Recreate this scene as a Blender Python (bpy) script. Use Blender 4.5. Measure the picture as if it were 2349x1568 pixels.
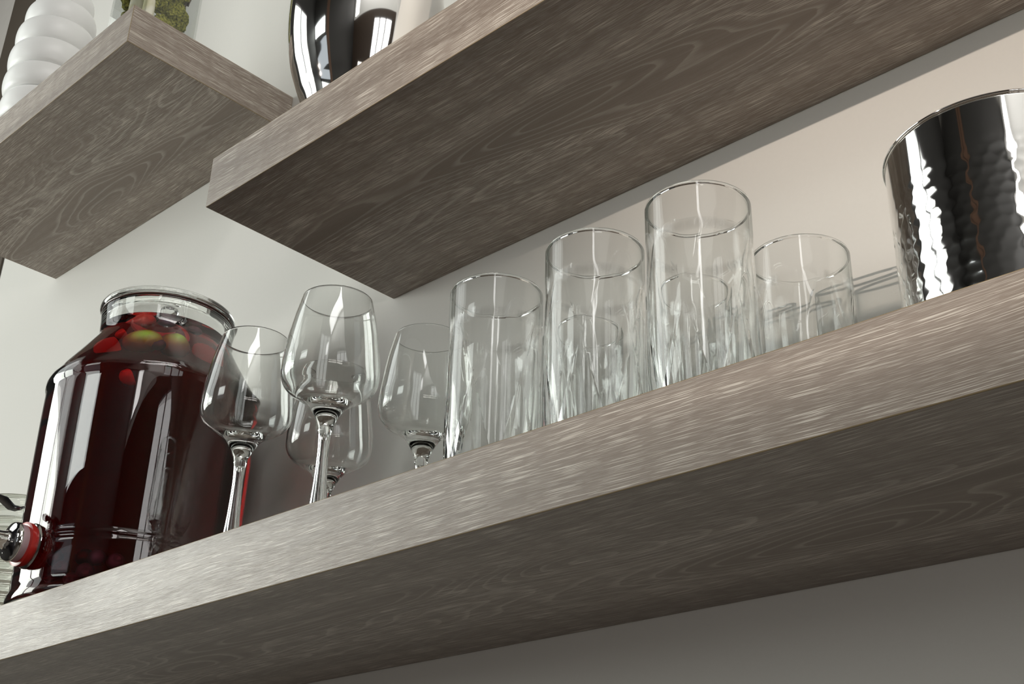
import bpy, bmesh, math, random
from mathutils import Vector, Matrix, noise as mnoise

# ------------------------------------------------------------------ scene, camera, world, lights
S = bpy.context.scene
C = S.collection
for o in list(bpy.data.objects):
    bpy.data.objects.remove(o)
S.view_settings.view_transform = 'Standard'
S.view_settings.look = 'None'
S.view_settings.gamma = 1.0
S.view_settings.exposure = 0.0
S.view_settings.use_curve_mapping = False
cy = S.cycles
cy.use_denoising = True
cy.max_bounces = 20
cy.transmission_bounces = 20
cy.glossy_bounces = 8
cy.diffuse_bounces = 4
cy.transparent_max_bounces = 20
cy.sample_clamp_indirect = 6.0
cy.caustics_reflective = True
cy.caustics_refractive = True
cy.blur_glossy = 0.2

FPX, YAW, PITCH, ROLL = 2880.26309, 0.76434, 0.4614, 0.02839
CAM = Vector((0.95188, -0.79977, -0.30927))
cd = bpy.data.cameras.new('camera')
cam = bpy.data.objects.new('camera', cd)
C.objects.link(cam)
S.camera = cam
cd.sensor_fit = 'HORIZONTAL'
cd.sensor_width = 36.0
cd.lens = 36.0 * FPX / 2349.0
cd.clip_start = 0.01
fw = Vector((-math.sin(YAW) * math.cos(PITCH), math.cos(YAW) * math.cos(PITCH), math.sin(PITCH)))
rt = Vector((math.cos(YAW), math.sin(YAW), 0))
up = rt.cross(fw)
r2 = rt * math.cos(ROLL) + up * math.sin(ROLL)
u2 = -rt * math.sin(ROLL) + up * math.cos(ROLL)
m = Matrix((r2, u2, -fw)).transposed().to_4x4()
m.translation = CAM
cam.matrix_world = m

W = bpy.data.worlds.new('world')
S.world = W
W.use_nodes = True
W.node_tree.nodes['Background'].inputs[0].default_value = (0.85, 0.93, 1.0, 1)
W.node_tree.nodes['Background'].inputs[1].default_value = 0.6


def area(name, loc, rot, sx, sy, power, col):
    d = bpy.data.lights.new(name, 'AREA')
    d.shape = 'RECTANGLE'
    d.size = sx
    d.size_y = sy
    d.energy = power
    d.color = col
    o = bpy.data.objects.new(name, d)
    o.location = loc
    o.rotation_euler = rot
    C.objects.link(o)
    return o


R90 = math.pi / 2
# daylight coming through the windows of the room, and two added unseen fills
XL, XR, YF, ZF, ZC = -1.9, 3.2, -4.5, -1.5, 3.6
LWY0, LWY1, LWZ0, LWZ1, LWZM = -2.6, -0.75, 0.0, 2.2, 1.0
area('daylight_left', (XL - 0.06, (LWY0 + LWY1) / 2, (LWZ0 + LWZM) / 2), (0, -R90, 0), LWZM - LWZ0, LWY1 - LWY0, 55, (0.97, 1.0, 0.93))
area('daylight_left_upper', (XL - 0.06, (LWY0 + LWY1) / 2, (LWZM + LWZ1) / 2), (0, -R90, 0), LWZ1 - LWZM, LWY1 - LWY0, 11, (0.97, 1.0, 0.94))
RWY0, RWY1, RWZ0, RWZ1 = -4.35, -3.65, 2.0, 3.45
area('daylight_right', (XR + 0.06, (RWY0 + RWY1) / 2, (RWZ0 + RWZ1) / 2), (0, R90, 0), RWZ1 - RWZ0, RWY1 - RWY0, 17, (1.0, 0.98, 0.95))
VY0, VY1, VZ0, VZ1 = -1.75, -0.25, 0.3, 1.6
area('daylight_side', (XR + 0.06, (VY0 + VY1) / 2, (VZ0 + VZ1) / 2), (0, R90, 0), VZ1 - VZ0, VY1 - VY0, 12, (1.0, 0.98, 0.95))
KX0, KX1, KY0, KY1 = 2.2, 3.1, -3.2, -0.6
area('ceiling_fill', ((KX0 + KX1) / 2, (KY0 + KY1) / 2, ZC + 0.06), (0, 0, 0), KX1 - KX0, KY1 - KY0, 62, (1.0, 0.98, 0.95))  # added overhead fill, unseen, brightens the right wall for the steel vase
DWY0, DWY1, DWZ0, DWZ1 = -3.3, -0.9, -0.5, 0.0
area('low_fill', (XR + 0.06, (DWY0 + DWY1) / 2, (DWZ0 + DWZ1) / 2), (0, R90, 0), DWZ1 - DWZ0, DWY1 - DWY0, 26, (1.0, 0.94, 0.87))  # added unseen fill that lifts the dark wall under the lowest shelf
NX0, NX1, NZ0, NZ1 = -1.85, -0.45, 1.45, 2.25
area('daylight_front', ((NX0 + NX1) / 2, YF - 0.16, (NZ0 + NZ1) / 2), (R90, 0, 0), NX1 - NX0, NZ1 - NZ0, 17, (0.95, 1.0, 0.95))
# low warm sun from outside, through the opening of the front wall
kd = bpy.data.lights.new('low_sun', 'SPOT')
kd.energy = 4000
kd.color = (1.0, 0.86, 0.745)
kd.shadow_soft_size = 0.045
kd.spot_size = math.radians(9.0)
kd.spot_blend = 0.6
key = bpy.data.objects.new('low_sun', kd)
key.location = (-5.0, -12.0, 1.20)
C.objects.link(key)
key.rotation_euler = (Vector((1.2, 0, 0.72)) - key.location).to_track_quat('-Z', 'Y').to_euler()
try:
    kd.cycles.is_caustics_light = True
except Exception:
    pass


# ------------------------------------------------------------------ node helpers
def mat(name):
    mt = bpy.data.materials.new(name)
    mt.use_nodes = True
    return mt, mt.node_tree, mt.node_tree.nodes['Principled BSDF']


def nd(nt, t, **kw):
    n = nt.nodes.new(t)
    for k, v in kw.items():
        setattr(n, k, v)
    return n


def plain(name, col, rough=0.5, metal=0.0, var=0.06, scale=40.0, spec=0.5, bump=0.0):
    mt, nt, b = mat(name)
    tc = nd(nt, 'ShaderNodeTexCoord')
    nz = nd(nt, 'ShaderNodeTexNoise')
    nz.inputs['Scale'].default_value = scale
    nz.inputs['Detail'].default_value = 4
    nt.links.new(tc.outputs['Object'], nz.inputs['Vector'])
    mx = nd(nt, 'ShaderNodeMix', data_type='RGBA')
    mx.inputs['A'].default_value = tuple(c * (1 - var) for c in col) + (1,)
    mx.inputs['B'].default_value = tuple(min(1, c * (1 + var)) for c in col) + (1,)
    nt.links.new(nz.outputs['Fac'], mx.inputs['Factor'])
    nt.links.new(mx.outputs['Result'], b.inputs['Base Color'])
    b.inputs['Roughness'].default_value = rough
    b.inputs['Metallic'].default_value = metal
    b.inputs['Specular IOR Level'].default_value = spec
    if bump:
        bp = nd(nt, 'ShaderNodeBump')
        bp.inputs['Strength'].default_value = bump
        bp.inputs['Distance'].default_value = 0.001
        nt.links.new(nz.outputs['Fac'], bp.inputs['Height'])
        nt.links.new(bp.outputs['Normal'], b.inputs['Normal'])
    return mt


def glass(name, col=(0.992, 0.997, 0.993), ior=1.5, rough=0.0, absorb=None, dens=1.0):
    mt = bpy.data.materials.new(name)
    mt.use_nodes = True
    nt = mt.node_tree
    nt.nodes.remove(nt.nodes['Principled BSDF'])
    out = nt.nodes['Material Output']
    g = nd(nt, 'ShaderNodeBsdfGlass')
    g.inputs['Color'].default_value = col + (1,)
    g.inputs['IOR'].default_value = ior
    g.inputs['Roughness'].default_value = rough
    nt.links.new(g.outputs[0], out.inputs['Surface'])
    if absorb:
        a = nd(nt, 'ShaderNodeVolumeAbsorption')
        a.inputs['Color'].default_value = absorb + (1,)
        a.inputs['Density'].default_value = dens
        nt.links.new(a.outputs[0], out.inputs['Volume'])
    return mt


def thin_glass(name, z0=None, z1=None):
    """clear glass whose thin walls do not bend the view; below z0 (object space) it is solid, refracting glass"""
    mt = bpy.data.materials.new(name)
    mt.use_nodes = True
    nt = mt.node_tree
    L = nt.links
    nt.nodes.remove(nt.nodes['Principled BSDF'])
    out = nt.nodes['Material Output']
    lw = nd(nt, 'ShaderNodeLayerWeight')
    lw.inputs['Blend'].default_value = 0.5
    pw = nd(nt, 'ShaderNodeMath', operation='POWER')
    L.new(lw.outputs['Facing'], pw.inputs[0])
    pw.inputs[1].default_value = 5.0
    ml = nd(nt, 'ShaderNodeMath', operation='MULTIPLY_ADD')
    L.new(pw.outputs[0], ml.inputs[0])
    ml.inputs[1].default_value = 0.95
    ml.inputs[2].default_value = 0.045
    tint = nd(nt, 'ShaderNodeMix', data_type='RGBA')
    tint.inputs['A'].default_value = (0.995, 0.998, 0.996, 1)
    tint.inputs['B'].default_value = (0.62, 0.68, 0.66, 1)
    p2 = nd(nt, 'ShaderNodeMath', operation='POWER')
    L.new(lw.outputs['Facing'], p2.inputs[0])
    p2.inputs[1].default_value = 4.0
    L.new(p2.outputs[0], tint.inputs['Factor'])
    tr = nd(nt, 'ShaderNodeBsdfTransparent')
    L.new(tint.outputs['Result'], tr.inputs['Color'])
    gl = nd(nt, 'ShaderNodeBsdfGlossy')
    gl.inputs['Roughness'].default_value = 0.0
    mx = nd(nt, 'ShaderNodeMixShader')
    L.new(ml.outputs[0], mx.inputs['Fac'])
    L.new(tr.outputs[0], mx.inputs[1])
    L.new(gl.outputs[0], mx.inputs[2])
    if z0 is None:
        L.new(mx.outputs[0], out.inputs['Surface'])
        return mt
    g = nd(nt, 'ShaderNodeBsdfGlass')
    g.inputs['Color'].default_value = (0.994, 0.998, 0.995, 1)
    g.inputs['IOR'].default_value = 1.5
    g.inputs['Roughness'].default_value = 0.0
    tc = nd(nt, 'ShaderNodeTexCoord')
    sp = nd(nt, 'ShaderNodeSeparateXYZ')
    L.new(tc.outputs['Object'], sp.inputs[0])
    mr = nd(nt, 'ShaderNodeMapRange')
    mr.inputs['From Min'].default_value = z0
    mr.inputs['From Max'].default_value = z1
    L.new(sp.outputs['Z'], mr.inputs['Value'])
    rim = nd(nt, 'ShaderNodeMath', operation='LESS_THAN')
    L.new(sp.outputs['Z'], rim.inputs[0])
    rim.inputs[1].default_value = 0.1778
    rm = nd(nt, 'ShaderNodeMath', operation='MULTIPLY')
    L.new(mr.outputs[0], rm.inputs[0])
    L.new(rim.outputs[0], rm.inputs[1])
    fin = nd(nt, 'ShaderNodeMixShader')
    L.new(rm.outputs[0], fin.inputs['Fac'])
    L.new(g.outputs[0], fin.inputs[1])
    L.new(mx.outputs[0], fin.inputs[2])
    L.new(fin.outputs[0], out.inputs['Surface'])
    return mt


def wood(name, seed):
    """grey-brown limed oak laminate; UV: u along the grain, v across, in metres"""
    mt, nt, b = mat(name)
    L = nt.links
    uv = nd(nt, 'ShaderNodeUVMap')

    def mapped(su, sv, ou=0.0, ov=0.0, src=None):
        mp = nd(nt, 'ShaderNodeMapping')
        mp.inputs['Scale'].default_value = (su, sv, 1)
        mp.inputs['Location'].default_value = (ou + seed * 3.7, ov + seed * 1.9, seed)
        L.new(src or uv.outputs[0], mp.inputs[0])
        return mp.outputs[0]

    def noise_(vec, sc=1.0, det=2.0, rough=0.5, dist=0.0):
        n = nd(nt, 'ShaderNodeTexNoise')
        n.noise_dimensions = '2D'
        n.inputs['Scale'].default_value = sc
        n.inputs['Detail'].default_value = det
        n.inputs['Roughness'].default_value = rough
        n.inputs['Distortion'].default_value = dist
        L.new(vec, n.inputs['Vector'])
        return n.outputs['Fac']

    def mth(op, a, b_=None, clamp=False):
        n = nd(nt, 'ShaderNodeMath', operation=op)
        n.use_clamp = clamp
        for i, v in enumerate((a, b_)):
            if v is None:
                continue
            if isinstance(v, (int, float)):
                n.inputs[i].default_value = v
            else:
                L.new(v, n.inputs[i])
        return n.outputs[0]

    def ramp(v, a, b_):
        n = nd(nt, 'ShaderNodeMapRange')
        n.interpolation_type = 'SMOOTHSTEP'
        n.inputs['From Min'].default_value = a
        n.inputs['From Max'].default_value = b_
        L.new(v, n.inputs['Value'])
        return n.outputs[0]

    # cathedral figure: contour lines of a stretched noise field
    fld = noise_(mapped(2.6, 15.0), 1.0, 1.0, 0.4)
    wob = noise_(mapped(14, 90, 3, 9), 1.0, 2.0, 0.5)
    sep = nd(nt, 'ShaderNodeSeparateXYZ')
    L.new(uv.outputs[0], sep.inputs[0])
    vw = mth('ADD', sep.outputs['Y'], mth('MULTIPLY', fld, 0.022))
    vw = mth('ADD', vw, mth('MULTIPLY', wob, 0.0016))
    cmb = nd(nt, 'ShaderNodeCombineXYZ')
    L.new(sep.outputs['X'], cmb.inputs['X'])
    L.new(vw, cmb.inputs['Y'])
    wv = cmb.outputs[0]
    pores = noise_(mapped(24, 1900, src=wv), 1.0, 1.5, 0.5)
    pores2 = noise_(mapped(60, 3000, 5, 3, src=wv), 1.0, 1.0, 0.5)
    p1 = ramp(pores, 0.60, 0.645)
    p2 = ramp(pores2, 0.56, 0.66)
    band = noise_(mapped(1.3, 40, 2, 7, src=wv), 1.0, 3.0, 0.6)
    big = noise_(mapped(2.2, 8, 8, 1), 1.0, 2.0, 0.5)
    heart = mth('SUBTRACT', 1.0, ramp(mth('ABSOLUTE', mth('ADD', sep.outputs['Y'], 0.12)), 0.030, 0.085))
    fr = mth('FRACT', mth('MULTIPLY', mth('ADD', fld, mth('MULTIPLY', wob, 0.02)), 17.0))
    ring = mth('MULTIPLY', ramp(fr, 0.62, 0.93), mth('SUBTRACT', 1.0, ramp(fr, 0.93, 1.0)))
    ring = mth('MULTIPLY', mth('MULTIPLY', ring, heart), mth('ADD', 0.35, mth('MULTIPLY', pores2, 1.2)))
    core = mth('MULTIPLY', mth('MULTIPLY', ramp(fld, 0.585, 0.605), 0.85), heart)
    pm = mth('ADD', mth('MULTIPLY', p1, mth('ADD', mth('MULTIPLY', ramp(band, 0.3, 0.7), 0.75), 0.30)), mth('MULTIPLY', p2, 0.28))
    pm = mth('MULTIPLY', pm, mth('SUBTRACT', 1.0, core))
    pm = mth('ADD', pm, mth('MULTIPLY', ring, 0.34), True)
    base = nd(nt, 'ShaderNodeMix', data_type='RGBA')
    base.inputs['A'].default_value = (0.190, 0.148, 0.119, 1)
    base.inputs['B'].default_value = (0.292, 0.238, 0.196, 1)
    L.new(mth('ADD', mth('MULTIPLY', ramp(band, 0.25, 0.75), 0.6), mth('MULTIPLY', ramp(big, 0.25, 0.75), 0.4)), base.inputs['Factor'])
    fin = nd(nt, 'ShaderNodeMix', data_type='RGBA')
    fin.inputs['B'].default_value = (0.78, 0.72, 0.64, 1)
    L.new(base.outputs['Result'], fin.inputs['A'])
    L.new(mth('MULTIPLY', pm, 0.75), fin.inputs['Factor'])
    L.new(fin.outputs['Result'], b.inputs['Base Color'])
    b.inputs['Roughness'].default_value = 0.40
    b.inputs['Specular IOR Level'].default_value = 0.5
    bp = nd(nt, 'ShaderNodeBump')
    bp.inputs['Strength'].default_value = 0.35
    bp.inputs['Distance'].default_value = 0.0006
    L.new(mth('ADD', pores, mth('MULTIPLY', pores2, 0.4)), bp.inputs['Height'])
    L.new(bp.outputs['Normal'], b.inputs['Normal'])
    return mt


M = {}
M['wall'] = plain('wall_paint', (0.70, 0.685, 0.65), 0.62, var=0.015, scale=260, spec=0.25, bump=0.10)
M['side_wall'] = plain('side_wall_paint', (0.50, 0.47, 0.44), 0.6)
M['white_wall'] = plain('white_wall_paint', (0.82, 0.81, 0.79), 0.6)
M['dark_wall'] = plain('dark_wall', (0.025, 0.024, 0.023), 0.6)
M['brown_dark'] = plain('unseen_dark_panelling', (0.05, 0.032, 0.022), 0.6, scale=6)
M['brown'] = plain('brown_wood', (0.11, 0.058, 0.036), 0.4, scale=6)
M['frame'] = plain('dark_frame', (0.075, 0.058, 0.042), 0.5)
M['window'] = plain('window_frame', (0.06, 0.05, 0.055), 0.4)
M['floor'] = plain('floor_boards', (0.06, 0.052, 0.045), 0.5, scale=3)
M['ceiling'] = plain('ceiling', (0.42, 0.40, 0.37), 0.7)
M['seam'] = plain('edge_seam', (0.26, 0.19, 0.10), 0.5)
M['glass'] = glass('clear_glass', (0.992, 0.998, 0.994))
M['thick_glass'] = thin_glass('tumbler_glass', 0.140, 0.152)
M['pane'] = thin_glass('vase_pane_glass')
M['jug_glass'] = glass('dispenser_glass', (0.992, 0.997, 0.993))
M['drink'] = glass('red_drink', (1, 1, 1), 1.34, absorb=(0.85, 0.06, 0.11), dens=122.0)
M['chrome'] = plain('polished_steel', (0.86, 0.85, 0.83), 0.05, 1.0, var=0.01)
M['ceramic'] = plain('white_ceramic', (0.86, 0.86, 0.85), 0.35, var=0.01)
M['rubber'] = plain('black_plastic', (0.02, 0.02, 0.028), 0.25)
M['washer'] = plain('pale_washer', (0.42, 0.30, 0.32), 0.35)
M['gasket'] = plain('red_gasket', (0.42, 0.02, 0.015), 0.25)


# ------------------------------------------------------------------ mesh helpers
def link(name, bm, m, parent=None, smooth=None, mats=None):
    me = bpy.data.meshes.new(name)
    bmesh.ops.recalc_face_normals(bm, faces=bm.faces[:])
    bm.to_mesh(me)
    bm.free()
    for x in (mats or [m]):
        me.materials.append(x)
    if smooth is not None:
        for p in me.polygons:
            p.use_smooth = True
        if smooth < 179:
            me.set_sharp_from_angle(angle=math.radians(smooth))
    o = bpy.data.objects.new(name, me)
    C.objects.link(o)
    if parent:
        o.parent = parent
    return o


def tag(o, label, cat, group=None, kind=None):
    o['label'] = label
    o['category'] = cat
    if group:
        o['group'] = group
    if kind:
        o['kind'] = kind
    return o


def thing(name, loc, label, cat, group=None, rotz=0.0):
    o = bpy.data.objects.new(name, None)
    o.empty_display_size = 0.02
    o.location = loc
    o.rotation_euler = (0, 0, rotz)
    C.objects.link(o)
    return tag(o, label, cat, group)


def dup(root, loc, label, group=None, rotz=None):
    r = root.copy()
    C.objects.link(r)
    r.location = loc
    if rotz is not None:
        r.rotation_euler = (0, 0, rotz)
    r['label'] = label
    for ch in list(root.children):
        k = ch.copy()
        C.objects.link(k)
        k.parent = r
        for g in list(ch.children):
            q = g.copy()
            C.objects.link(q)
            q.parent = k
    return r


def boxes(bm, *bs):
    for (x0, y0, z0, x1, y1, z1) in bs:
        mtx = Matrix.Translation(((x0 + x1) / 2, (y0 + y1) / 2, (z0 + z1) / 2)) @ Matrix.Diagonal((x1 - x0, y1 - y0, z1 - z0, 1))
        bmesh.ops.create_cube(bm, size=1, matrix=mtx)
    return bm


def dense(pts, step):
    """Catmull-Rom resampling of a profile; repeated points make a corner"""
    out = [pts[0]]
    n = len(pts)
    for i in range(n - 1):
        p0 = pts[max(0, i - 1)]; p1 = pts[i]; p2 = pts[i + 1]; p3 = pts[min(n - 1, i + 2)]
        d = math.hypot(p2[0] - p1[0], p2[1] - p1[1])
        if d < 1e-9:
            continue
        k = max(1, int(d / step))
        for j in range(1, k + 1):
            t = j / k
            q = []
            for a in range(2):
                q.append(0.5 * (2 * p1[a] + (p2[a] - p0[a]) * t + (2 * p0[a] - 5 * p1[a] + 4 * p2[a] - p3[a]) * t * t + (3 * p1[a] - p0[a] - 3 * p2[a] + p3[a]) * t ** 3))
            out.append((max(0.0, q[0]), q[1]))
    return out


def lathe(prof, n=96, fn=None, bm=None, cap=True):
    """revolve (r, z); points with r=0 become poles"""
    bm = bm or bmesh.new()
    rings = []
    for (r, z) in prof:
        if r < 1e-6:
            rings.append([bm.verts.new((0, 0, z))])
        else:
            ring = []
            for i in range(n):
                a = 2 * math.pi * i / n
                rr = fn(r, z, a) if fn else r
                ring.append(bm.verts.new((rr * math.cos(a), rr * math.sin(a), z)))
            rings.append(ring)
    for A, B in zip(rings, rings[1:]):
        if len(A) == 1 and len(B) == 1:
            continue
        for i in range(n):
            j = (i + 1) % n
            if len(A) == 1:
                bm.faces.new((A[0], B[j], B[i]))
            elif len(B) == 1:
                bm.faces.new((A[i], A[j], B[0]))
            else:
                bm.faces.new((A[i], A[j], B[j], B[i]))
    return bm


def tube(pts, rad, n=16, bm=None):
    bm = bm or bmesh.new()
    rings = []
    P = [Vector(p) for p in pts]
    R = rad if isinstance(rad, (list, tuple)) else [rad] * len(P)
    ref = Vector((0, 0, 1))
    for i, p in enumerate(P):
        d = (P[min(i + 1, len(P) - 1)] - P[max(i - 1, 0)]).normalized()
        a = d.cross(ref)
        if a.length < 1e-4:
            a = d.cross(Vector((1, 0, 0)))
        a.normalize()
        b_ = d.cross(a)
        rings.append([bm.verts.new(p + (a * math.cos(2 * math.pi * k / n) + b_ * math.sin(2 * math.pi * k / n)) * R[i]) for k in range(n)])
    for A, B in zip(rings, rings[1:]):
        for k in range(n):
            bm.faces.new((A[k], A[(k + 1) % n], B[(k + 1) % n], B[k]))
    bm.faces.new(rings[0][::-1])
    bm.faces.new(rings[-1])
    return bm


def orient(bm, direction, loc=(0, 0, 0)):
    q = Vector(direction).normalized().to_track_quat('Z', 'Y').to_matrix().to_4x4()
    bmesh.ops.transform(bm, matrix=Matrix.Translation(loc) @ q, verts=bm.verts[:])
    return bm


def struct(name, bm, m):
    o = link(name, bm, m)
    o['kind'] = 'structure'
    return o


# ------------------------------------------------------------------ the room
XE = -1.109     # where the painted wall ends at the dark casing
wall = struct('wall_back', boxes(bmesh.new(), (XE, 0, ZF, XR, 0.12, ZC)), M['wall'])
struct('trim_1', boxes(bmesh.new(), (XE - 0.27, -0.004, ZF, XE, 0.12, ZC)), M['frame'])
struct('wall_back_far', boxes(bmesh.new(), (XL, 0.0, ZF, XE - 0.27, 0.12, ZC)), M['side_wall'])
struct('floor', boxes(bmesh.new(), (XL, YF, ZF - 0.1, XR, 0.12, ZF)), M['floor'])
struct('ceiling', boxes(bmesh.new(), (XL, YF, ZC, KX0, 0.12, ZC + 0.04), (KX1, YF, ZC, XR, 0.12, ZC + 0.04),
                        (KX0, YF, ZC, KX1, KY0, ZC + 0.04), (KX0, KY1, ZC, KX1, 0.12, ZC + 0.04)), M['ceiling'])
struct('wall_left', boxes(bmesh.new(), (XL - 0.12, YF, ZF, XL, LWY0, ZC), (XL - 0.12, LWY1, ZF, XL, 0.12, ZC),
                          (XL - 0.12, LWY0, ZF, XL, LWY1, LWZ0), (XL - 0.12, LWY0, LWZ1, XL, LWY1, ZC)), M['dark_wall'])
ZW = 1.9
struct('wall_right', boxes(bmesh.new(), (XR, YF, ZW, XR + 0.05, RWY0, ZC), (XR, RWY1, ZW, XR + 0.05, 0.12, ZC), (XR, RWY0, RWZ1, XR + 0.05, RWY1, ZC),
                           (XR, RWY0, ZW, XR + 0.05, RWY1, RWZ0)), M['white_wall'])
struct('unseen_dark_panel', boxes(bmesh.new(), (XR, YF, ZF, XR + 0.05, DWY0, ZW), (XR, DWY0, ZF, XR + 0.05, 0.12, DWZ0), (XR, DWY1, DWZ0, XR + 0.05, 0.12, VZ0),
                       (XR, DWY0, DWZ1, XR + 0.05, DWY1, VZ0), (XR, DWY0, VZ0, XR + 0.05, VY0, VZ1), (XR, VY1, VZ0, XR + 0.05, 0.12, VZ1),
                       (XR, DWY0, VZ1, XR + 0.05, 0.12, ZW)), M['brown_dark'])  # unseen dark panelling, added to keep pale reflections off the dispenser
SX0, SX1, SZ0, SZ1 = -1.88, -0.30, 0.412, 1.20
struct('wall_front', boxes(bmesh.new(), (XL, YF - 0.05, ZF, SX0, YF, ZC), (SX0, YF - 0.05, ZF, SX1, YF, SZ0), (SX0, YF - 0.05, SZ1, SX1, YF, NZ0),
                           (SX0, YF - 0.05, NZ1, SX1, YF, ZC), (NX1, YF - 0.05, NZ0, SX1, YF, NZ1), (SX0, YF - 0.05, NZ0, NX0, YF, NZ1),
                           (SX1, YF - 0.05, ZF, XR, YF, ZC)), M['dark_wall'])
struct('trim_2', boxes(bmesh.new(), (SX1 + 0.02, YF, ZF, SX1 + 0.13, YF + 0.03, ZC)), M['brown'])
struct('trim_3', boxes(bmesh.new(), (SX1 + 0.16, YF, ZF, SX1 + 0.33, YF + 0.03, ZC)), M['brown'])


def win(name, x, y0, y1, z0, z1, ny, nz):
    bm = bmesh.new()
    for i in range(ny + 1):
        y = y0 + (y1 - y0) * i / ny
        boxes(bm, (x - 0.02, y - 0.03, z0, x + 0.02, y + 0.03, z1))
    for i in range(nz + 1):
        z = z0 + (z1 - z0) * i / nz
        boxes(bm, (x - 0.02, y0, z - 0.025, x + 0.02, y1, z + 0.025))
    struct(name, bm, M['window'])


win('window_1', XL - 0.02, LWY0, LWY1, LWZ0, LWZ1, 2, 1)
win('window_2', XR + 0.02, RWY0, RWY1, RWZ0, RWZ1, 1, 1)
win('window_4', XR + 0.02, VY0, VY1, VZ0, VZ1, 3, 1)
win('low_fill_frame', XR + 0.02, DWY0, DWY1, DWZ0, DWZ1, 3, 1)  # made-up frame around the added low fill


# ------------------------------------------------------------------ shelves
def shelf(x0, x1, z0, z1, seed, label):
    bm = bmesh.new()
    boxes(bm, (x0, -0.25, z0, x1, -0.0003, z1))
    bmesh.ops.bevel(bm, geom=bm.edges[:] , offset=0.0007, segments=2, affect='EDGES', profile=0.5)
    bm.normal_update()
    uvl = bm.loops.layers.uv.new('UVMap')
    for f in bm.faces:
        n = f.normal
        a = max(abs(n.x), abs(n.y), abs(n.z))
        if a < 0.999:
            f.material_index = 1
        for l in f.loops:
            c = l.vert.co
            if abs(n.x) == max(abs(n.x), abs(n.y), abs(n.z)):
                l[uvl].uv = (c.y + 3.3, c.z + 0.7)
            elif abs(n.y) >= abs(n.z):
                l[uvl].uv = (c.x + 1.1, c.z - z0 + 1.9)
            else:
                l[uvl].uv = (c.x, c.y + (0 if n.z < 0 else 5))
    w = wood('limed_oak_%d' % seed, seed)
    o = link('floating_shelf', bm, None, mats=[w, M['seam']])
    tag(o, label, 'shelf', 'grey oak floating shelves')
    return o


RZ0, RZ1 = 0.3545, 0.4123
LZ0, LZ1 = 0.6994, 0.7573
sh_b = shelf(-1.60, 1.9, -0.0575, 0.0, 1, 'lowest long grey oak floating shelf, carrying the glasses and red drink')
sh_r = shelf(0.0, 1.9, RZ0, RZ1, 2, 'grey oak floating shelf above the tumblers, carrying the round steel vase')
sh_l = shelf(-0.8749, -0.2466, LZ0, LZ1, 3, 'short grey oak floating shelf highest at left, carrying the white ribbed vase')


# ------------------------------------------------------------------ wine glasses
def make_wine_glass(loc, label):
    t = thing('wine_glass', loc, label, 'wine glass', 'stemmed wine glasses on the lowest shelf')
    H = 0.2215
    outer = [(0.0058, 0.094), (0.0066, 0.100), (0.0092, 0.107), (0.0126, 0.1130), (0.0165, 0.1190), (0.0215, 0.1232), (0.0292, 0.1283), (0.0380, 0.1345),
             (0.0421, 0.1420), (0.0428, 0.151), (0.0424, 0.161), (0.0400, 0.180), (0.0366, 0.200), (0.0318, H - 0.0008)]
    inner = [(0.0308, H - 0.0008), (0.0356, 0.200), (0.0389, 0.180), (0.0412, 0.161), (0.0415, 0.151), (0.0407, 0.1430),
             (0.0366, 0.1365), (0.0280, 0.1308), (0.0205, 0.1273), (0.0145, 0.1245), (0.0075, 0.1222), (0.0, 0.1213)]
    foot = [(0.0, 0.0), (0.033, 0.0), (0.0352, 0.0006), (0.0356, 0.0016), (0.034, 0.0024), (0.025, 0.0042), (0.016, 0.0075),
            (0.0105, 0.014), (0.0078, 0.026), (0.0063, 0.042), (0.0053, 0.060), (0.0049, 0.075), (0.0051, 0.086)]
    prof = dense(foot + outer, 0.0025) + [(0.0316, H - 0.0002), (0.0312, H)] + dense(inner, 0.0025)
    # part split at the neck of the bowl: stem with foot, and bowl
    zc = 0.094
    lo = [p for p in dense(foot + outer, 0.0025) if p[1] <= zc]
    hi = [p for p in prof if p not in lo]
    zt = lo[-1]
    bowl = lathe([(0, zt[1]), zt] + hi, 96)
    stem = lathe(lo + [(0, zt[1])], 64)
    # the bowl and the stem are one body of glass: no faces at the joint
    for b_ in (bowl, stem):
        bmesh.ops.delete(b_, geom=[f for f in b_.faces if all(abs(v.co.z - zt[1]) < 1e-7 for v in f.verts)], context='FACES')
    for o in (link('bowl', bowl, M['glass'], t, 179), link('stem', stem, M['glass'], t, 179)):
        pass
    return t


w1 = make_wine_glass((0.0275, -0.19, 0), 'wine glass in front of the red drink dispenser')
dup(w1, (0.149, -0.19, 0), 'wine glass with the tallest looking bowl, right in front of another wine glass')
dup(w1, (0.0190, -0.084, 0), 'wine glass at the back, seen behind the stem of the second wine glass')
dup(w1, (0.158, -0.086, 0), 'wine glass at the back, just left of the first faceted tumbler')


# ------------------------------------------------------------------ tumblers
TW, TZM, TNF = math.pi / 6, 0.094, 6


def facet_half(z):
    """half width (as an angle) of the six flats, which meet in points at mid height"""
    if z < TZM:
        return max(0.008, min(TW - 0.012, TW * 1.22 * (TZM - z) / TZM))
    return max(0.008, min(TW * 0.8, TW * 0.80 * (z - TZM) / 0.05))


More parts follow.
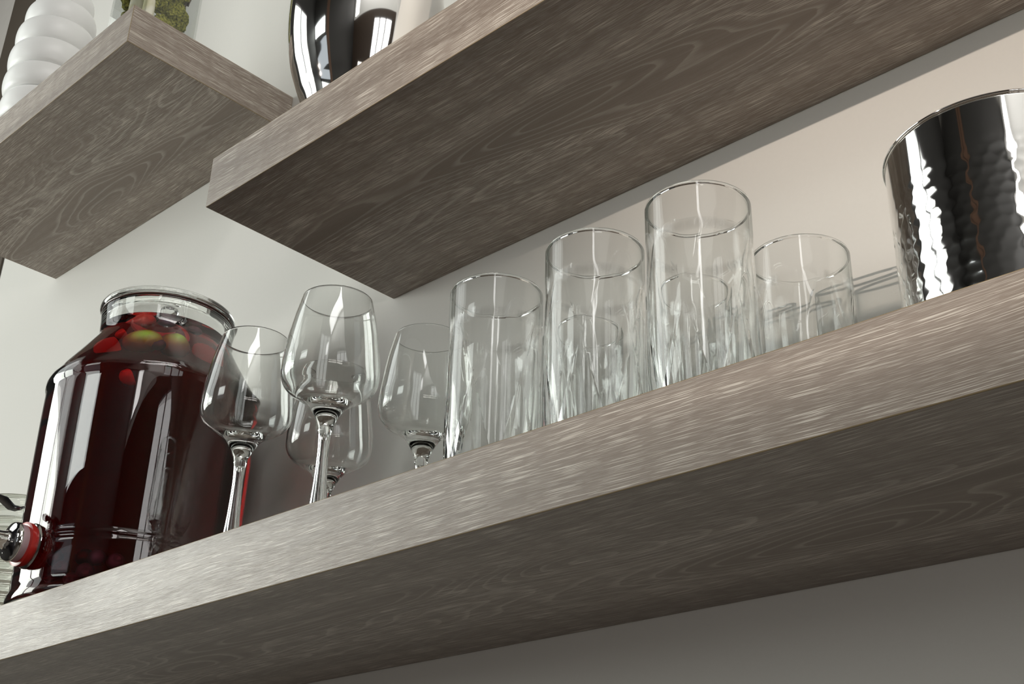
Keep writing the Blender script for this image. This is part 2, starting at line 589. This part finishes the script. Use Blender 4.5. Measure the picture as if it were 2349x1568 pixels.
def make_tumbler(loc, label, rotz):
    t = thing('tumbler', loc, label, 'tumbler', 'clear faceted highball tumblers', rotz)
    H, R = 0.180, 0.0378

    def fn(r, z, a):
        da = a - round(a / (2 * TW)) * 2 * TW
        w_ = facet_half(z)
        fade = 1.0 if z < TZM else max(0.0, 1 - (z - TZM) / 0.060) ** 0.8
        if abs(da) < w_:
            return r * (1 + (math.cos(w_) / math.cos(da) - 1) * fade)
        return r

    out = [(0.0, 0.0015), (0.030, 0.0012), (0.0345, 0.0), (0.0375, 0.0), (0.0398, 0.0022)]
    n = 70
    for i in range(1, n + 1):
        z = 0.0022 + (H - 0.0012 - 0.0022) * i / n
        out.append((R + 0.0022 * max(0, 1 - z / 0.09) ** 1.3, z))
    rim = [(R - 0.0002, H - 0.0005), (R - 0.0006, H - 0.0001), (R - 0.0010, H), (R - 0.0014, H - 0.0001), (R - 0.0018, H - 0.0005)]
    inn = []
    for i in range(0, 51):
        z = H - 0.0012 - (H - 0.0012 - 0.026) * i / 50
        inn.append((R, z, 0.0021 + 0.0022 * max(0.0, (0.12 - z) / 0.094)))
    r0, t0 = inn[-1][0], inn[-1][2]
    for i in range(1, 9):
        a = i / 8 * R90
        inn.append((r0, 0.026 - 0.010 * math.sin(a), t0 + 0.012 * (1 - math.cos(a))))
    inn += [(0.014, 0.0158, None), (0.0, 0.0156, None)]
    link('outer_wall', tumbler_mesh(out, rim, inn, fn), M['thick_glass'], t, 9)
    return t


def tumbler_mesh(out, rim, inn, fn):
    ks, kb = 10, 10
    n = TNF * (ks + kb)
    bm = bmesh.new()
    rings = []
    for r, z, t_ in [(r, z, 0.0) for r, z in out] + [(r, z, None) for r, z in rim] + inn:
        if r < 1e-6:
            rings.append([bm.verts.new((0, 0, z))])
            continue
        w_ = facet_half(z)
        ring = []
        for i in range(n):
            k, j = divmod(i, ks + kb)
            a = k * 2 * TW + (-w_ + 2 * w_ * j / ks if j < ks else w_ + (2 * TW - 2 * w_) * (j - ks) / kb)
            rr = r
            if t_ is not None and r >= 0.034:
                f = fn(r, z, a + 1e-9 if j == 0 else a)
                rr = f if t_ == 0.0 else f - t_ + 0.45 * (r - f)
            ring.append(bm.verts.new((rr * math.cos(a), rr * math.sin(a), z)))
        rings.append(ring)
    for A, B in zip(rings, rings[1:]):
        for i in range(n):
            j = (i + 1) % n
            if len(A) == 1:
                bm.faces.new((A[0], B[j], B[i]))
            elif len(B) == 1:
                bm.faces.new((A[i], A[j], B[0]))
            else:
                bm.faces.new((A[i], A[j], B[j], B[i]))
    return bm


def tumbler_thing(loc, label, rotz):
    return make_tumbler(loc, label, rotz)


TR = math.radians(-12)
t1 = tumbler_thing((0.3200, -0.16, 0), 'clear faceted tumbler in front, beside the wine glasses', TR)
dup(t1, (0.4235, -0.16, 0), 'clear faceted tumbler in the middle of the front row of three', rotz=TR + 0.10)
dup(t1, (0.5188, -0.16, 0), 'clear faceted tumbler nearest to the steel bucket in the front row', rotz=TR - 0.05)
dup(t1, (0.3235, -0.052, 0), 'clear faceted tumbler in the back row, behind the gap of the first two tumblers', rotz=TR)
dup(t1, (0.4350, -0.052, 0), 'clear faceted tumbler in the back row, seen through the front right tumbler', rotz=TR)
dup(t1, (0.5360, -0.052, 0), 'clear faceted tumbler at the back, alone between the others and the bucket', rotz=TR + 0.1)

# ------------------------------------------------------------------ drink dispenser
JX, JY = -0.2510, -0.1300
jug = thing('drink_dispenser', (JX, JY, 0), 'large glass drink dispenser full of dark red fruit punch, lid on', 'drink dispenser')
ow = [(0.0, 0.003), (0.085, 0.003), (0.098, 0.0), (0.108, 0.0), (0.1135, 0.003), (0.1155, 0.008), (0.1150, 0.014), (0.1128, 0.020),
      (0.1126, 0.030), (0.1128, 0.045), (0.1130, 0.0605), (0.1132, 0.0630), (0.1145, 0.0655), (0.1145, 0.0675), (0.1133, 0.0700), (0.1135, 0.073),
      (0.1160, 0.20), (0.1164, 0.243), (0.1176, 0.2475), (0.1178, 0.2530), (0.1162, 0.2580), (0.1120, 0.2635), (0.1055, 0.2745), (0.0900, 0.2975), (0.0775, 0.3160),
      (0.0738, 0.3220), (0.0733, 0.327), (0.0740, 0.345), (0.0750, 0.3525), (0.0750, 0.3545)]
iw = [(0.0690, 0.3545), (0.0692, 0.328), (0.0700, 0.3225), (0.0735, 0.3150), (0.0860, 0.2960), (0.1010, 0.2735), (0.1080, 0.2620), (0.1118, 0.2530), (0.1120, 0.2430),
      (0.1115, 0.200), (0.1095, 0.10), (0.1085, 0.030), (0.1065, 0.020), (0.098, 0.013), (0.080, 0.011), (0.0, 0.011)]
link('jar', lathe(dense(ow, 0.004) + [(0.0735, 0.3556), (0.0705, 0.3556)] + dense(iw, 0.004), 128), M['jug_glass'], jug, 40)
ZL = 0.3335
iq = [p for p in dense(iw, 0.004) if p[1] < ZL - 0.001]
iq = [(r + (0.0003 if r > 0.01 else 0), z - (0.0003 if z < 0.0115 else 0)) for r, z in iq]
link('punch', lathe([(0, ZL), (0.0675, ZL), (0.0695, ZL + 0.0008)] + iq, 128), M['drink'], jug, 40)
lid = link('lid', lathe(dense([(0.0, 0.3578), (0.060, 0.3578), (0.066, 0.3572), (0.0668, 0.350), (0.0650, 0.3470), (0.0590, 0.3480), (0.0, 0.3500)][::-1], 0.004)[::-1] +
                        [(0.0, 0.3578)], 8) if False else
           lathe([(0.0, 0.3515), (0.0560, 0.3515), (0.0640, 0.3490), (0.0672, 0.3500), (0.0672, 0.3574)] + dense([(0.0672, 0.3574), (0.0755, 0.3580), (0.0772, 0.3600), (0.0773, 0.3630), (0.0762, 0.3652), (0.070, 0.3668), (0.045, 0.3690), (0.018, 0.3700), (0.0, 0.3702)], 0.003), 128), M['jug_glass'], jug, 40)
ring = lathe([(0.0676, 0.3560), (0.0752, 0.3560), (0.0756, 0.3570), (0.0752, 0.3577), (0.0676, 0.3577), (0.0676, 0.3560)], 96)
link('seal', ring, plain('brown_seal', (0.07, 0.03, 0.022), 0.3), jug, 40)
kn = link('knob', lathe(dense([(0.0, 0.3695), (0.0075, 0.3698), (0.0062, 0.374), (0.0068, 0.379), (0.0105, 0.384), (0.0112, 0.392), (0.009, 0.397), (0.0, 0.398)], 0.0015), 40), M['jug_glass'], lid, 60)

# spigot, low on the left side of the jar
sd = Vector((0.03, -1.0, 0)).normalized()
sp0 = Vector((0, 0, 0.0580)) + sd * 0.1125
tap = link('spigot', orient(lathe([(0, 0), (0.0222, 0), (0.0235, 0.0012), (0.0222, 0.0030), (0.0205, 0.0036), (0.0, 0.0036)], 64), sd, sp0), M['chrome'], jug, 40)
link('gasket', orient(lathe(dense([(0.0, 0.0036), (0.0195, 0.0036), (0.0222, 0.0055), (0.0225, 0.0085), (0.0205, 0.011), (0.0, 0.011)], 0.001), 64), sd, sp0), M['gasket'], tap, 50)
link('washer', orient(lathe([(0.0, 0.011), (0.0185, 0.011), (0.0190, 0.0118), (0.0190, 0.0170), (0.0183, 0.0178), (0.0, 0.0178)], 64), sd, sp0), M['washer'], tap, 40)
fl = lathe(dense([(0.0, 0.0178), (0.0190, 0.0178), (0.0205, 0.0190), (0.0190, 0.0225), (0.0130, 0.0255), (0.0098, 0.0270), (0.0088, 0.031), (0.0083, 0.036)], 0.0012) + [(0.0083, 0.044), (0.0, 0.044)], 48)
link('spout_stem', orient(fl, sd, sp0), M['chrome'], tap, 50)
tb = sp0 + sd * 0.050
bmv = lathe(dense([(0.0, -0.045), (0.0075, -0.045), (0.0085, -0.040), (0.0100, -0.014), (0.0115, -0.010), (0.0115, 0.012), (0.0095, 0.016), (0.0080, 0.020)], 0.002) + [(0.0070, 0.022), (0.0070, 0.036), (0.0, 0.036)], 40)
bmesh.ops.transform(bmv, matrix=Matrix.Translation(tb), verts=bmv.verts[:])
link('tap_body', bmv, M['rubber'], tap, 40)
lv = bmesh.new()
side = Vector((-sd.y, sd.x, 0))
ctr = [tb + Vector((0, 0, 0.036)) + sd * 0.016 + Vector((0, 0, 0.000)), tb + Vector((0, 0, 0.040)), tb + Vector((0, 0, 0.0395)) - sd * 0.012,
       tb + Vector((0, 0, 0.0335)) - sd * 0.022, tb + Vector((0, 0, 0.0335)) - sd * 0.029, tb + Vector((0, 0, 0.036)) - sd * 0.034]
hw = [0.007, 0.010, 0.0095, 0.0085, 0.0075, 0.004]
rows = []
for c_, h_ in zip(ctr, hw):
    rows.append([lv.verts.new(c_ + side * s * h_ + Vector((0, 0, zz))) for (s, zz) in ((-1, 0), (-0.7, 0.0016), (0.7, 0.0016), (1, 0), (0.7, -0.0012), (-0.7, -0.0012))])
for A, B in zip(rows, rows[1:]):
    for k in range(6):
        lv.faces.new((A[k], A[(k + 1) % 6], B[(k + 1) % 6], B[k]))
lv.faces.new(rows[0][::-1]); lv.faces.new(rows[-1])
link('lever', lv, M['rubber'], tap, 60)

# ------------------------------------------------------------------ fruit in the punch
def fruit_mat(name, a, b_, scale, rough=0.35):
    mt, nt, p = mat(name)
    tc = nd(nt, 'ShaderNodeTexCoord')
    nz = nd(nt, 'ShaderNodeTexNoise')
    nz.inputs['Scale'].default_value = scale
    nt.links.new(tc.outputs['Object'], nz.inputs['Vector'])
    cr = nd(nt, 'ShaderNodeValToRGB')
    cr.color_ramp.elements[0].position = 0.35
    cr.color_ramp.elements[1].position = 0.65
    cr.color_ramp.elements[0].color = a + (1,)
    cr.color_ramp.elements[1].color = b_ + (1,)
    nt.links.new(nz.outputs['Fac'], cr.inputs[0])
    nt.links.new(cr.outputs[0], p.inputs['Base Color'])
    p.inputs['Roughness'].default_value = rough
    return mt


M['straw'] = fruit_mat('strawberry_red', (0.75, 0.05, 0.03), (0.88, 0.16, 0.10), 260)
M['straw_cut'] = fruit_mat('strawberry_flesh', (0.85, 0.22, 0.16), (0.95, 0.50, 0.42), 90)
M['blue'] = fruit_mat('blueberry_skin', (0.06, 0.07, 0.13), (0.16, 0.18, 0.28), 180, 0.5)
M['apple'] = fruit_mat('apple_flesh', (0.92, 0.55, 0.45), (0.97, 0.68, 0.58), 60)
M['apple_skin'] = fruit_mat('apple_skin', (0.65, 0.05, 0.05), (0.75, 0.12, 0.08), 60)
M['lime'] = fruit_mat('lime_skin', (0.45, 0.85, 0.06), (0.62, 0.95, 0.14), 120)


def strawberry_half():
    bm = bmesh.new()
    bmesh.ops.create_uvsphere(bm, u_segments=36, v_segments=24, radius=1)
    rnd = random.Random(3)
    for v in bm.verts:
        z = v.co.z
        w_ = (0.62 + 0.42 * z) if z < 0.3 else (0.746 - 0.15 * (z - 0.3))
        v.co.x *= w_ * 1.15
        v.co.y *= w_ * 1.15
        nn = mnoise.noise(v.co * 9) * 0.03
        v.co *= 1 + nn
    bmesh.ops.bisect_plane(bm, geom=bm.verts[:] + bm.edges[:] + bm.faces[:], plane_co=(0, -0.05, 0), plane_no=(0, 1, 0), clear_outer=True)
    es = [e for e in bm.edges if e.is_boundary]
    r = bmesh.ops.contextual_create(bm, geom=es)
    for f in bm.faces:
        if all(abs(v.co.y + 0.05) < 1e-4 for v in f.verts):
            f.material_index = 1
    return bm


def blueberry():
    bm = bmesh.new()
    bmesh.ops.create_uvsphere(bm, u_segments=28, v_segments=22, radius=1)
    for v in bm.verts:
        r_ = math.hypot(v.co.x, v.co.y)
        a = math.atan2(v.co.y, v.co.x)
        if v.co.z > 0.8:
            if r_ < 0.30:
                v.co.z -= 0.22 * (1 - r_ / 0.30) + 0.06
            elif r_ < 0.52:
                v.co.z += 0.07 * (0.5 + 0.5 * math.cos(5 * a))
        v.co.z *= 0.88
    return bm


def apple_slice():
    bm = bmesh.new()
    n = 26
    rows = []
    for i in range(n + 1):
        t_ = -1.25 + 2.5 * i / n
        w_ = 0.5 * (1 - (t_ / 1.25) ** 2) + 0.02
        c_ = Vector((math.sin(t_), math.cos(t_) - 0.8, 0))
        d = Vector((math.sin(t_), math.cos(t_), 0))
        rows.append([bm.verts.new(c_ + d * 0.18 * w_ * 2 + Vector((0, 0, -0.02))), bm.verts.new(c_ + d * 0.20 * w_ * 2), bm.verts.new(c_ + Vector((0, 0, 0.28 * w_))), bm.verts.new(c_ - d * 0.45 * w_), bm.verts.new(c_ + Vector((0, 0, -0.28 * w_)))])
    for A, B in zip(rows, rows[1:]):
        for k in range(5):
            f = bm.faces.new((A[k], A[(k + 1) % 5], B[(k + 1) % 5], B[k]))
            if k in (0,):
                f.material_index = 1
    bm.faces.new(rows[0][::-1]); bm.faces.new(rows[-1])
    return bm


def lime_half():
    bm = bmesh.new()
    bmesh.ops.create_uvsphere(bm, u_segments=32, v_segments=24, radius=1)
    for v in bm.verts:
        v.co.z *= 1.18
        if abs(v.co.z) > 1.05:
            v.co.z *= 1.06
        v.co *= 1 + 0.015 * mnoise.noise(v.co * 12)
    bmesh.ops.bisect_plane(bm, geom=bm.verts[:] + bm.edges[:] + bm.faces[:], plane_co=(0, 0.1, 0), plane_no=(0, 1, 0), clear_outer=True)
    bmesh.ops.contextual_create(bm, geom=[e for e in bm.edges if e.is_boundary])
    return bm


PROTO = {}


def fruit(kind, loc, s, rot, label, group):
    if kind not in PROTO:
        bm, mats = {'strawberry': (strawberry_half, [M['straw'], M['straw_cut']]), 'blueberry': (blueberry, [M['blue']]),
                    'apple_slice': (apple_slice, [M['apple'], M['apple_skin']]), 'lime_wedge': (lime_half, [M['lime']])}[kind]
        o = link(kind, bm(), None, smooth=35, mats=mats)
        PROTO[kind] = o
    else:
        o = PROTO[kind].copy()
        C.objects.link(o)
    o.location = loc
    o.scale = (s, s, s)
    o.rotation_euler = rot
    tag(o, label, kind.replace('_', ' '), group)
    return o


GF = 'cut fruit floating in the punch'
GB = 'blueberries in the punch'
fruit('strawberry', (-0.2205, -0.1775, 0.3245), 0.0165, (0.2, 1.45, 0.9), 'seeded red strawberry piece floating at the top, left of the top blueberry', GF)
fruit('blueberry', (-0.2005, -0.1595, 0.3235), 0.0092, (0.3, 0.5, 0), 'blueberry floating at the top of the punch, right of the seeded strawberry', GB)
fruit('blueberry', (-0.1945, -0.1300, 0.3225), 0.0090, (0.9, -0.5, 1), 'blueberry floating under the lid at the right of the dispenser neck', GB)
fruit('apple_slice', (-0.286, -0.177, 0.3170), 0.0140, (0.1, 1.45, 0.6), 'pink apple slice upright at the left edge of the dispenser neck', GF)
fruit('apple_slice', (-0.2080, -0.1722, 0.3060), 0.0275, (1.2, 3.5, 0.70), 'wide pink apple slice lying below the seeded strawberry', GF)
fruit('apple_slice', (-0.190, -0.143, 0.3100), 0.016, (0.5, 1.2, 0.9), 'red tinted apple slice below the two top blueberries', GF)
fruit('lime_wedge', (-0.2045, -0.1790, 0.2880), 0.0185, (0.4, 1.3, 0.7), 'green lime piece under the wide apple slice', 'lime pieces in the punch')
fruit('lime_wedge', (-0.1885, -0.1530, 0.2885), 0.0165, (0.5, 0.5, 0.8), 'green lime piece right of the other lime', 'lime pieces in the punch')
fruit('strawberry', (-0.2260, -0.2040, 0.2800), 0.0175, (0.2, 1.1, 3.9), 'cut strawberry showing its flesh on the sloping shoulder at left', GF)
fruit('blueberry', (-0.188, -0.172, 0.2835), 0.0090, (1.2, 0.2, 0), 'blueberry below and between the two lime pieces', GB)
fruit('apple_slice', (-0.197, -0.108, 0.3120), 0.020, (0.9, 0.4, 1.4), 'red apple slice near the right edge of the neck', GF)
fruit('strawberry', (-0.1830, -0.120, 0.287), 0.0185, (0.2, 0.7, 4.2), 'dim strawberry half behind the rim of the front wine glass', GF)
fruit('strawberry', (-0.2280, -0.1850, 0.2995), 0.0140, (1.0, 1.0, 0.4), 'long red strawberry piece above the cut strawberry', GF)
fruit('strawberry', (-0.1910, -0.1930, 0.2410), 0.0150, (0.9, 0.9, 0.4), 'deep red strawberry piece below the shoulder ridge', GF)
for i, p in enumerate([(-0.188, -0.198, 0.044), (-0.176, -0.185, 0.041), (-0.196, -0.203, 0.030), (-0.218, -0.215, 0.034), (-0.207, -0.208, 0.0205),
                       (-0.227, -0.218, 0.045), (-0.199, -0.186, 0.0205), (-0.183, -0.180, 0.022), (-0.236, -0.210, 0.0225), (-0.212, -0.196, 0.048)]):
    fruit('blueberry', p, 0.0088, (i * 1.3, i * 0.7, i), 'sunken blueberry in the dark heap at the dispenser bottom', GB)

# ------------------------------------------------------------------ hammered steel bucket
BX, BY, BR, BH = 0.7205, -0.125, 0.0682, 0.150
bk = thing('steel_bucket', (BX, BY, 0), 'hammered polished steel bucket at the right end of the shelf', 'bucket')


def hammer(r, z, a):
    if r < BR - 0.004 or z > BH - 0.026 or z < 0.004:
        return r
    f = min(1.0, (BH - 0.026 - z) / 0.012)
    # dimples on a staggered lattice
    best = 9.0
    pitch = 0.0082
    row = round(z / (pitch * 0.87))
    for rr in (row - 1, row, row + 1):
        per = int(2 * math.pi * BR / pitch)
        off = (rr % 2) * 0.5 + 0.5 * mnoise.noise(Vector((rr * 3.1, 0.5, 0)))
        k0 = round(a / (2 * math.pi) * per - off)
        for k in (k0 - 1, k0, k0 + 1):
            kk = k % per
            jx = mnoise.noise(Vector((kk * 1.7, rr * 2.3, 4.1))) * 0.0035
            jz = mnoise.noise(Vector((kk * 2.9, rr * 1.3, 9.1))) * 0.0035
            dx = (a - (k + off) * 2 * math.pi / per) * BR - jx
            dz = z - rr * pitch * 0.87 - jz
            best = min(best, dx * dx + dz * dz)
    d = math.sqrt(best) / (pitch * 0.62)
    return r - 0.00013 * f * max(0.0, 1 - d * d)


op = [(0.0, 0.0), (BR - 0.004, 0.0), (BR - 0.001, 0.0015)] + [(BR, 0.004 + (BH - 0.008) * i / 120) for i in range(121)]
op += [(BR, BH - 0.002), (BR, BH - 0.0006), (BR - 0.0004, BH), (BR - 0.0008, BH - 0.0003), (BR - 0.0012, BH - 0.003)]
ip = [(BR - 0.0016, BH - 0.01), (BR - 0.0018, 0.004), (0.0, 0.003)]
link('bucket_body', lathe(op + ip, 420, hammer), M['chrome'], bk, 179)
rimb = bmesh.new()
rp = [(BR + 0.0006 + 0.0008 * math.cos(k * math.pi / 6), BH + 0.0002 + 0.0008 * math.sin(k * math.pi / 6)) for k in range(13)]
link('rolled_rim', lathe(rp, 160), M['chrome'], bk, 179)

# ------------------------------------------------------------------ round steel vase on the middle shelf
vz = RZ1
cv = thing('steel_vase', (0.0656, -0.125, vz), 'round polished steel vase on the middle shelf', 'vase')
vp = dense([(0.0, 0.0), (0.044, 0.0), (0.047, 0.002), (0.0485, 0.010), (0.0505, 0.055), (0.0590, 0.095), (0.0667, 0.1152), (0.0726, 0.1324), (0.0782, 0.1504), (0.0834, 0.1766),
            (0.0861, 0.205), (0.0862, 0.236), (0.083, 0.270), (0.073, 0.303), (0.056, 0.328), (0.038, 0.345), (0.029, 0.360), (0.027, 0.375), (0.031, 0.392)], 0.004)
vi = [(0.030, 0.392), (0.0255, 0.375), (0.027, 0.362), (0.036, 0.348), (0.07, 0.303), (0.08, 0.24), (0.045, 0.06), (0.0, 0.01)]
link('vase_body', lathe(vp + [(0.0308, 0.3932)] + vi, 128), M['chrome'], cv, 179)
link('vase_lip', lathe([(0.0305 + 0.0022 * math.cos(k * math.pi / 8), 0.392 + 0.0022 * math.sin(k * math.pi / 8)) for k in range(17)], 64), M['chrome'], cv, 179)

# ------------------------------------------------------------------ white ribbed vase on the short shelf
wv = thing('ribbed_vase', (-0.785, -0.123, LZ1), 'white ribbed beehive vase on the short high shelf', 'vase')
prof = [(0.0, 0.0), (0.050, 0.0)]
zc = 0.006
hts = [(0.0, 0.048, 0.0595), (0.046, 0.0, 0.0605), (0.092, 0, 0.0625), (0.138, 0, 0.0610)]
rib = [(0.000, 0.057), (0.047, 0.0585), (0.093, 0.0600), (0.139, 0.0602), (0.186, 0.0615 + 0.002), (0.233, 0.0655), (0.2815, 0.0635), (0.3285, 0.0560), (0.374, 0.047)]
rib = [(0.000, 0.0585, 0.046), (0.046, 0.0605, 0.046), (0.092, 0.0615, 0.046), (0.138, 0.0615, 0.0535 - 0.007), (0.1845, 0.0648, 0.0465), (0.231, 0.0654, 0.049), (0.280, 0.0625, 0.047), (0.327, 0.0560, 0.044), (0.371, 0.046, 0.038)]
for z0, r_, h_ in rib:
    for k in range(0, 15):
        a = math.pi * (k + 0.0) / 14
        s_ = math.sin(a)
        prof.append((r_ + 0.002 - 0.0135 * (1 - s_ ** 0.62), z0 + h_ * (0.5 - 0.5 * math.cos(a))))
zt = rib[-1][0] + rib[-1][2]
prof += [(0.030, zt + 0.006), (0.028, zt + 0.014), (0.026, zt + 0.014), (0.026, zt - 0.05), (0.0, zt - 0.06)]
link('vase_body', lathe(prof, 128), M['ceramic'], wv, 60)

# ------------------------------------------------------------------ square glass vase with moss
gx0, gx1, gy0, gy1, gz, gh = -0.386, -0.284, -0.217, -0.140, LZ1, 0.30
gv = thing('glass_vase', ((gx0 + gx1) / 2, (gy0 + gy1) / 2, gz), 'square clear glass vase filled with moss on the high shelf corner', 'vase')
hx, hy, th = (gx1 - gx0) / 2, (gy1 - gy0) / 2, 0.003
bm = bmesh.new()
boxes(bm, (-hx, -hy, 0.0002, hx, hy, gh))
top = [f for f in bm.faces if f.normal.z > 0.9]
bm.normal_update()
top = [f for f in bm.faces if f.normal.z > 0.9]
ins = bmesh.ops.inset_region(bm, faces=top, thickness=th)
top = [f for f in bm.faces if f.normal.z > 0.9 and all(abs(v.co.x) < hx - th / 2 for v in f.verts)]
ex = bmesh.ops.extrude_face_region(bm, geom=top)
for v in [g for g in ex['geom'] if isinstance(g, bmesh.types.BMVert)]:
    v.co.z = 0.010
bmesh.ops.delete(bm, geom=top, context='FACES')
link('glass_box', bm, M['pane'], gv)


def moss_mat():
    mt, nt, p = mat('reindeer_moss')
    tc = nd(nt, 'ShaderNodeTexCoord')
    nz = nd(nt, 'ShaderNodeTexNoise')
    nz.inputs['Scale'].default_value = 320
    nz.inputs['Detail'].default_value = 5
    nt.links.new(tc.outputs['Object'], nz.inputs['Vector'])
    cr = nd(nt, 'ShaderNodeValToRGB')
    e = cr.color_ramp.elements
    e[0].position = 0.32; e[0].color = (0.035, 0.04, 0.008, 1)
    e[1].position = 0.68; e[1].color = (0.42, 0.40, 0.085, 1)
    q = e.new(0.5); q.color = (0.20, 0.20, 0.035, 1)
    nt.links.new(nz.outputs['Fac'], cr.inputs[0])
    nt.links.new(cr.outputs[0], p.inputs['Base Color'])
    p.inputs['Roughness'].default_value = 0.95
    p.inputs['Specular IOR Level'].default_value = 0.1
    bp = nd(nt, 'ShaderNodeBump')
    bp.inputs['Distance'].default_value = 0.004
    bp.inputs['Strength'].default_value = 1.0
    nt.links.new(nz.outputs['Fac'], bp.inputs['Height'])
    nt.links.new(bp.outputs['Normal'], p.inputs['Normal'])
    return mt


M['moss'] = moss_mat()
M['birch'] = fruit_mat('pale_wood', (0.62, 0.58, 0.36), (0.80, 0.76, 0.66), 50, 0.8)
M['bark'] = fruit_mat('dark_bark', (0.045, 0.035, 0.025), (0.13, 0.10, 0.07), 140, 0.9)


def clump(name, loc, s, seed, m, label, cat, group, stretch=(1, 1, 1), amp=0.28):
    bm = bmesh.new()
    bmesh.ops.create_icosphere(bm, subdivisions=5, radius=1)
    for v in bm.verts:
        d = v.co.normalized()
        n1 = mnoise.noise(d * 2.2 + Vector((seed, 0, 0))) * amp
        n2 = abs(mnoise.noise(d * 7.0 + Vector((0, seed, 0)))) * amp * 0.5
        n3 = mnoise.noise(d * 21 + Vector((0, 0, seed))) * amp * 0.25
        v.co = d * (1 + n1 + n2 + n3)
        v.co = Vector((v.co.x * stretch[0], v.co.y * stretch[1], v.co.z * stretch[2])) * s
    o = link(name, bm, m, None, 179)
    o.location = loc
    tag(o, label, cat, group)
    return o


MG = 'moss clumps in the square glass vase'
bx, by = (gx0 + gx1) / 2, (gy0 + gy1) / 2
k = 0
for i, (dx, dy, dz, s_) in enumerate([(0.032, 0.0, 0.030, 0.017), (0.033, 0.016, 0.062, 0.0165), (0.032, -0.014, 0.080, 0.017), (0.034, 0.013, 0.105, 0.0165), (0.031, -0.008, 0.138, 0.018),
                                      (-0.036, -0.023, 0.105, 0.014), (-0.034, -0.022, 0.145, 0.015), (0.008, -0.022, 0.130, 0.014), (0.030, 0.015, 0.165, 0.018), (-0.034, -0.02, 0.06, 0.015)]):
    lab = ['moss clump at the bottom of the square vase', 'green moss clump just above the shelf edge in the square vase', 'broad green moss clump in the middle of the vase side',
           'olive moss clump in the right half of the vase', 'highest big moss clump at the vase side', 'small moss clump left of the pale stick',
           'upper moss clump at the left edge of the vase', 'moss clump between the two pale sticks', 'moss clump at the picture top in the square vase', 'low moss clump at the left vase wall'][i]
    clump('moss_clump', (bx + dx * 0.93, by + dy * 0.92, gz + dz + 0.006), s_ * 1.12, i * 3.1 + 1, M['moss'], lab, 'moss', MG, (0.66, 0.90, 1.25))


def stick(loc0, loc1, r, label):
    o = link('pale_stick', tube([Vector(loc0).lerp(Vector(loc1), i / 6) for i in range(7)], [r * (1 + 0.06 * math.sin(i * 2.1)) for i in range(7)], 20), M['birch'], None, 40)
    tag(o, label, 'stick', 'pale sticks in the square vase')


stick((bx - 0.010, by - 0.020, gz + 0.0105), (bx - 0.010, by - 0.020, gz + 0.27), 0.0125, 'pale peeled stick upright near the front of the square vase')
stick((bx + 0.031, by - 0.025, gz + 0.0105), (bx + 0.031, by - 0.0255, gz + 0.28), 0.0075, 'thinner pale stick in the near corner of the square vase')
clump('bark_piece', (bx + 0.0335, by + 0.027, gz + 0.150), 0.011, 5.5, M['bark'], 'dark bark piece beside the moss at the right of the square vase', 'bark', None, (0.8, 0.55, 5.0), 0.2)

# ------------------------------------------------------------------ ribbed glass jar behind the spigot
rj = thing('ribbed_jar', (-0.478, -0.150, 0), 'clear ribbed glass jar behind the dispenser spigot', 'jar')
rp_o = []
nr = 13
for i in range(nr * 10 + 1):
    z = 0.006 + 0.164 * i / (nr * 10)
    rp_o.append((0.0565 + 0.0024 * abs(math.sin(math.pi * i / 10)) ** 0.8, z))
rp_i = [(0.0540, 0.170), (0.0535, 0.012), (0.050, 0.008), (0.0, 0.008)]
link('jar_body', lathe([(0.0, 0.001), (0.050, 0.0005), (0.0555, 0.003)] + rp_o + [(0.0560, 0.171), (0.055, 0.172)] + rp_i, 96), glass('ribbed_glass', (0.93, 0.94, 0.92), rough=0.06), rj, 60)

# glass throws light, the wall and shelves take it
for o in bpy.data.objects:
    if o.type == 'MESH':
        try:
            if any(mm and ('glass' in mm.name) for mm in o.data.materials):
                o.cycles.is_caustics_caster = True
            if o.name.startswith(('wall_back', 'floating_shelf')):
                o.cycles.is_caustics_receiver = True
        except Exception:
            pass
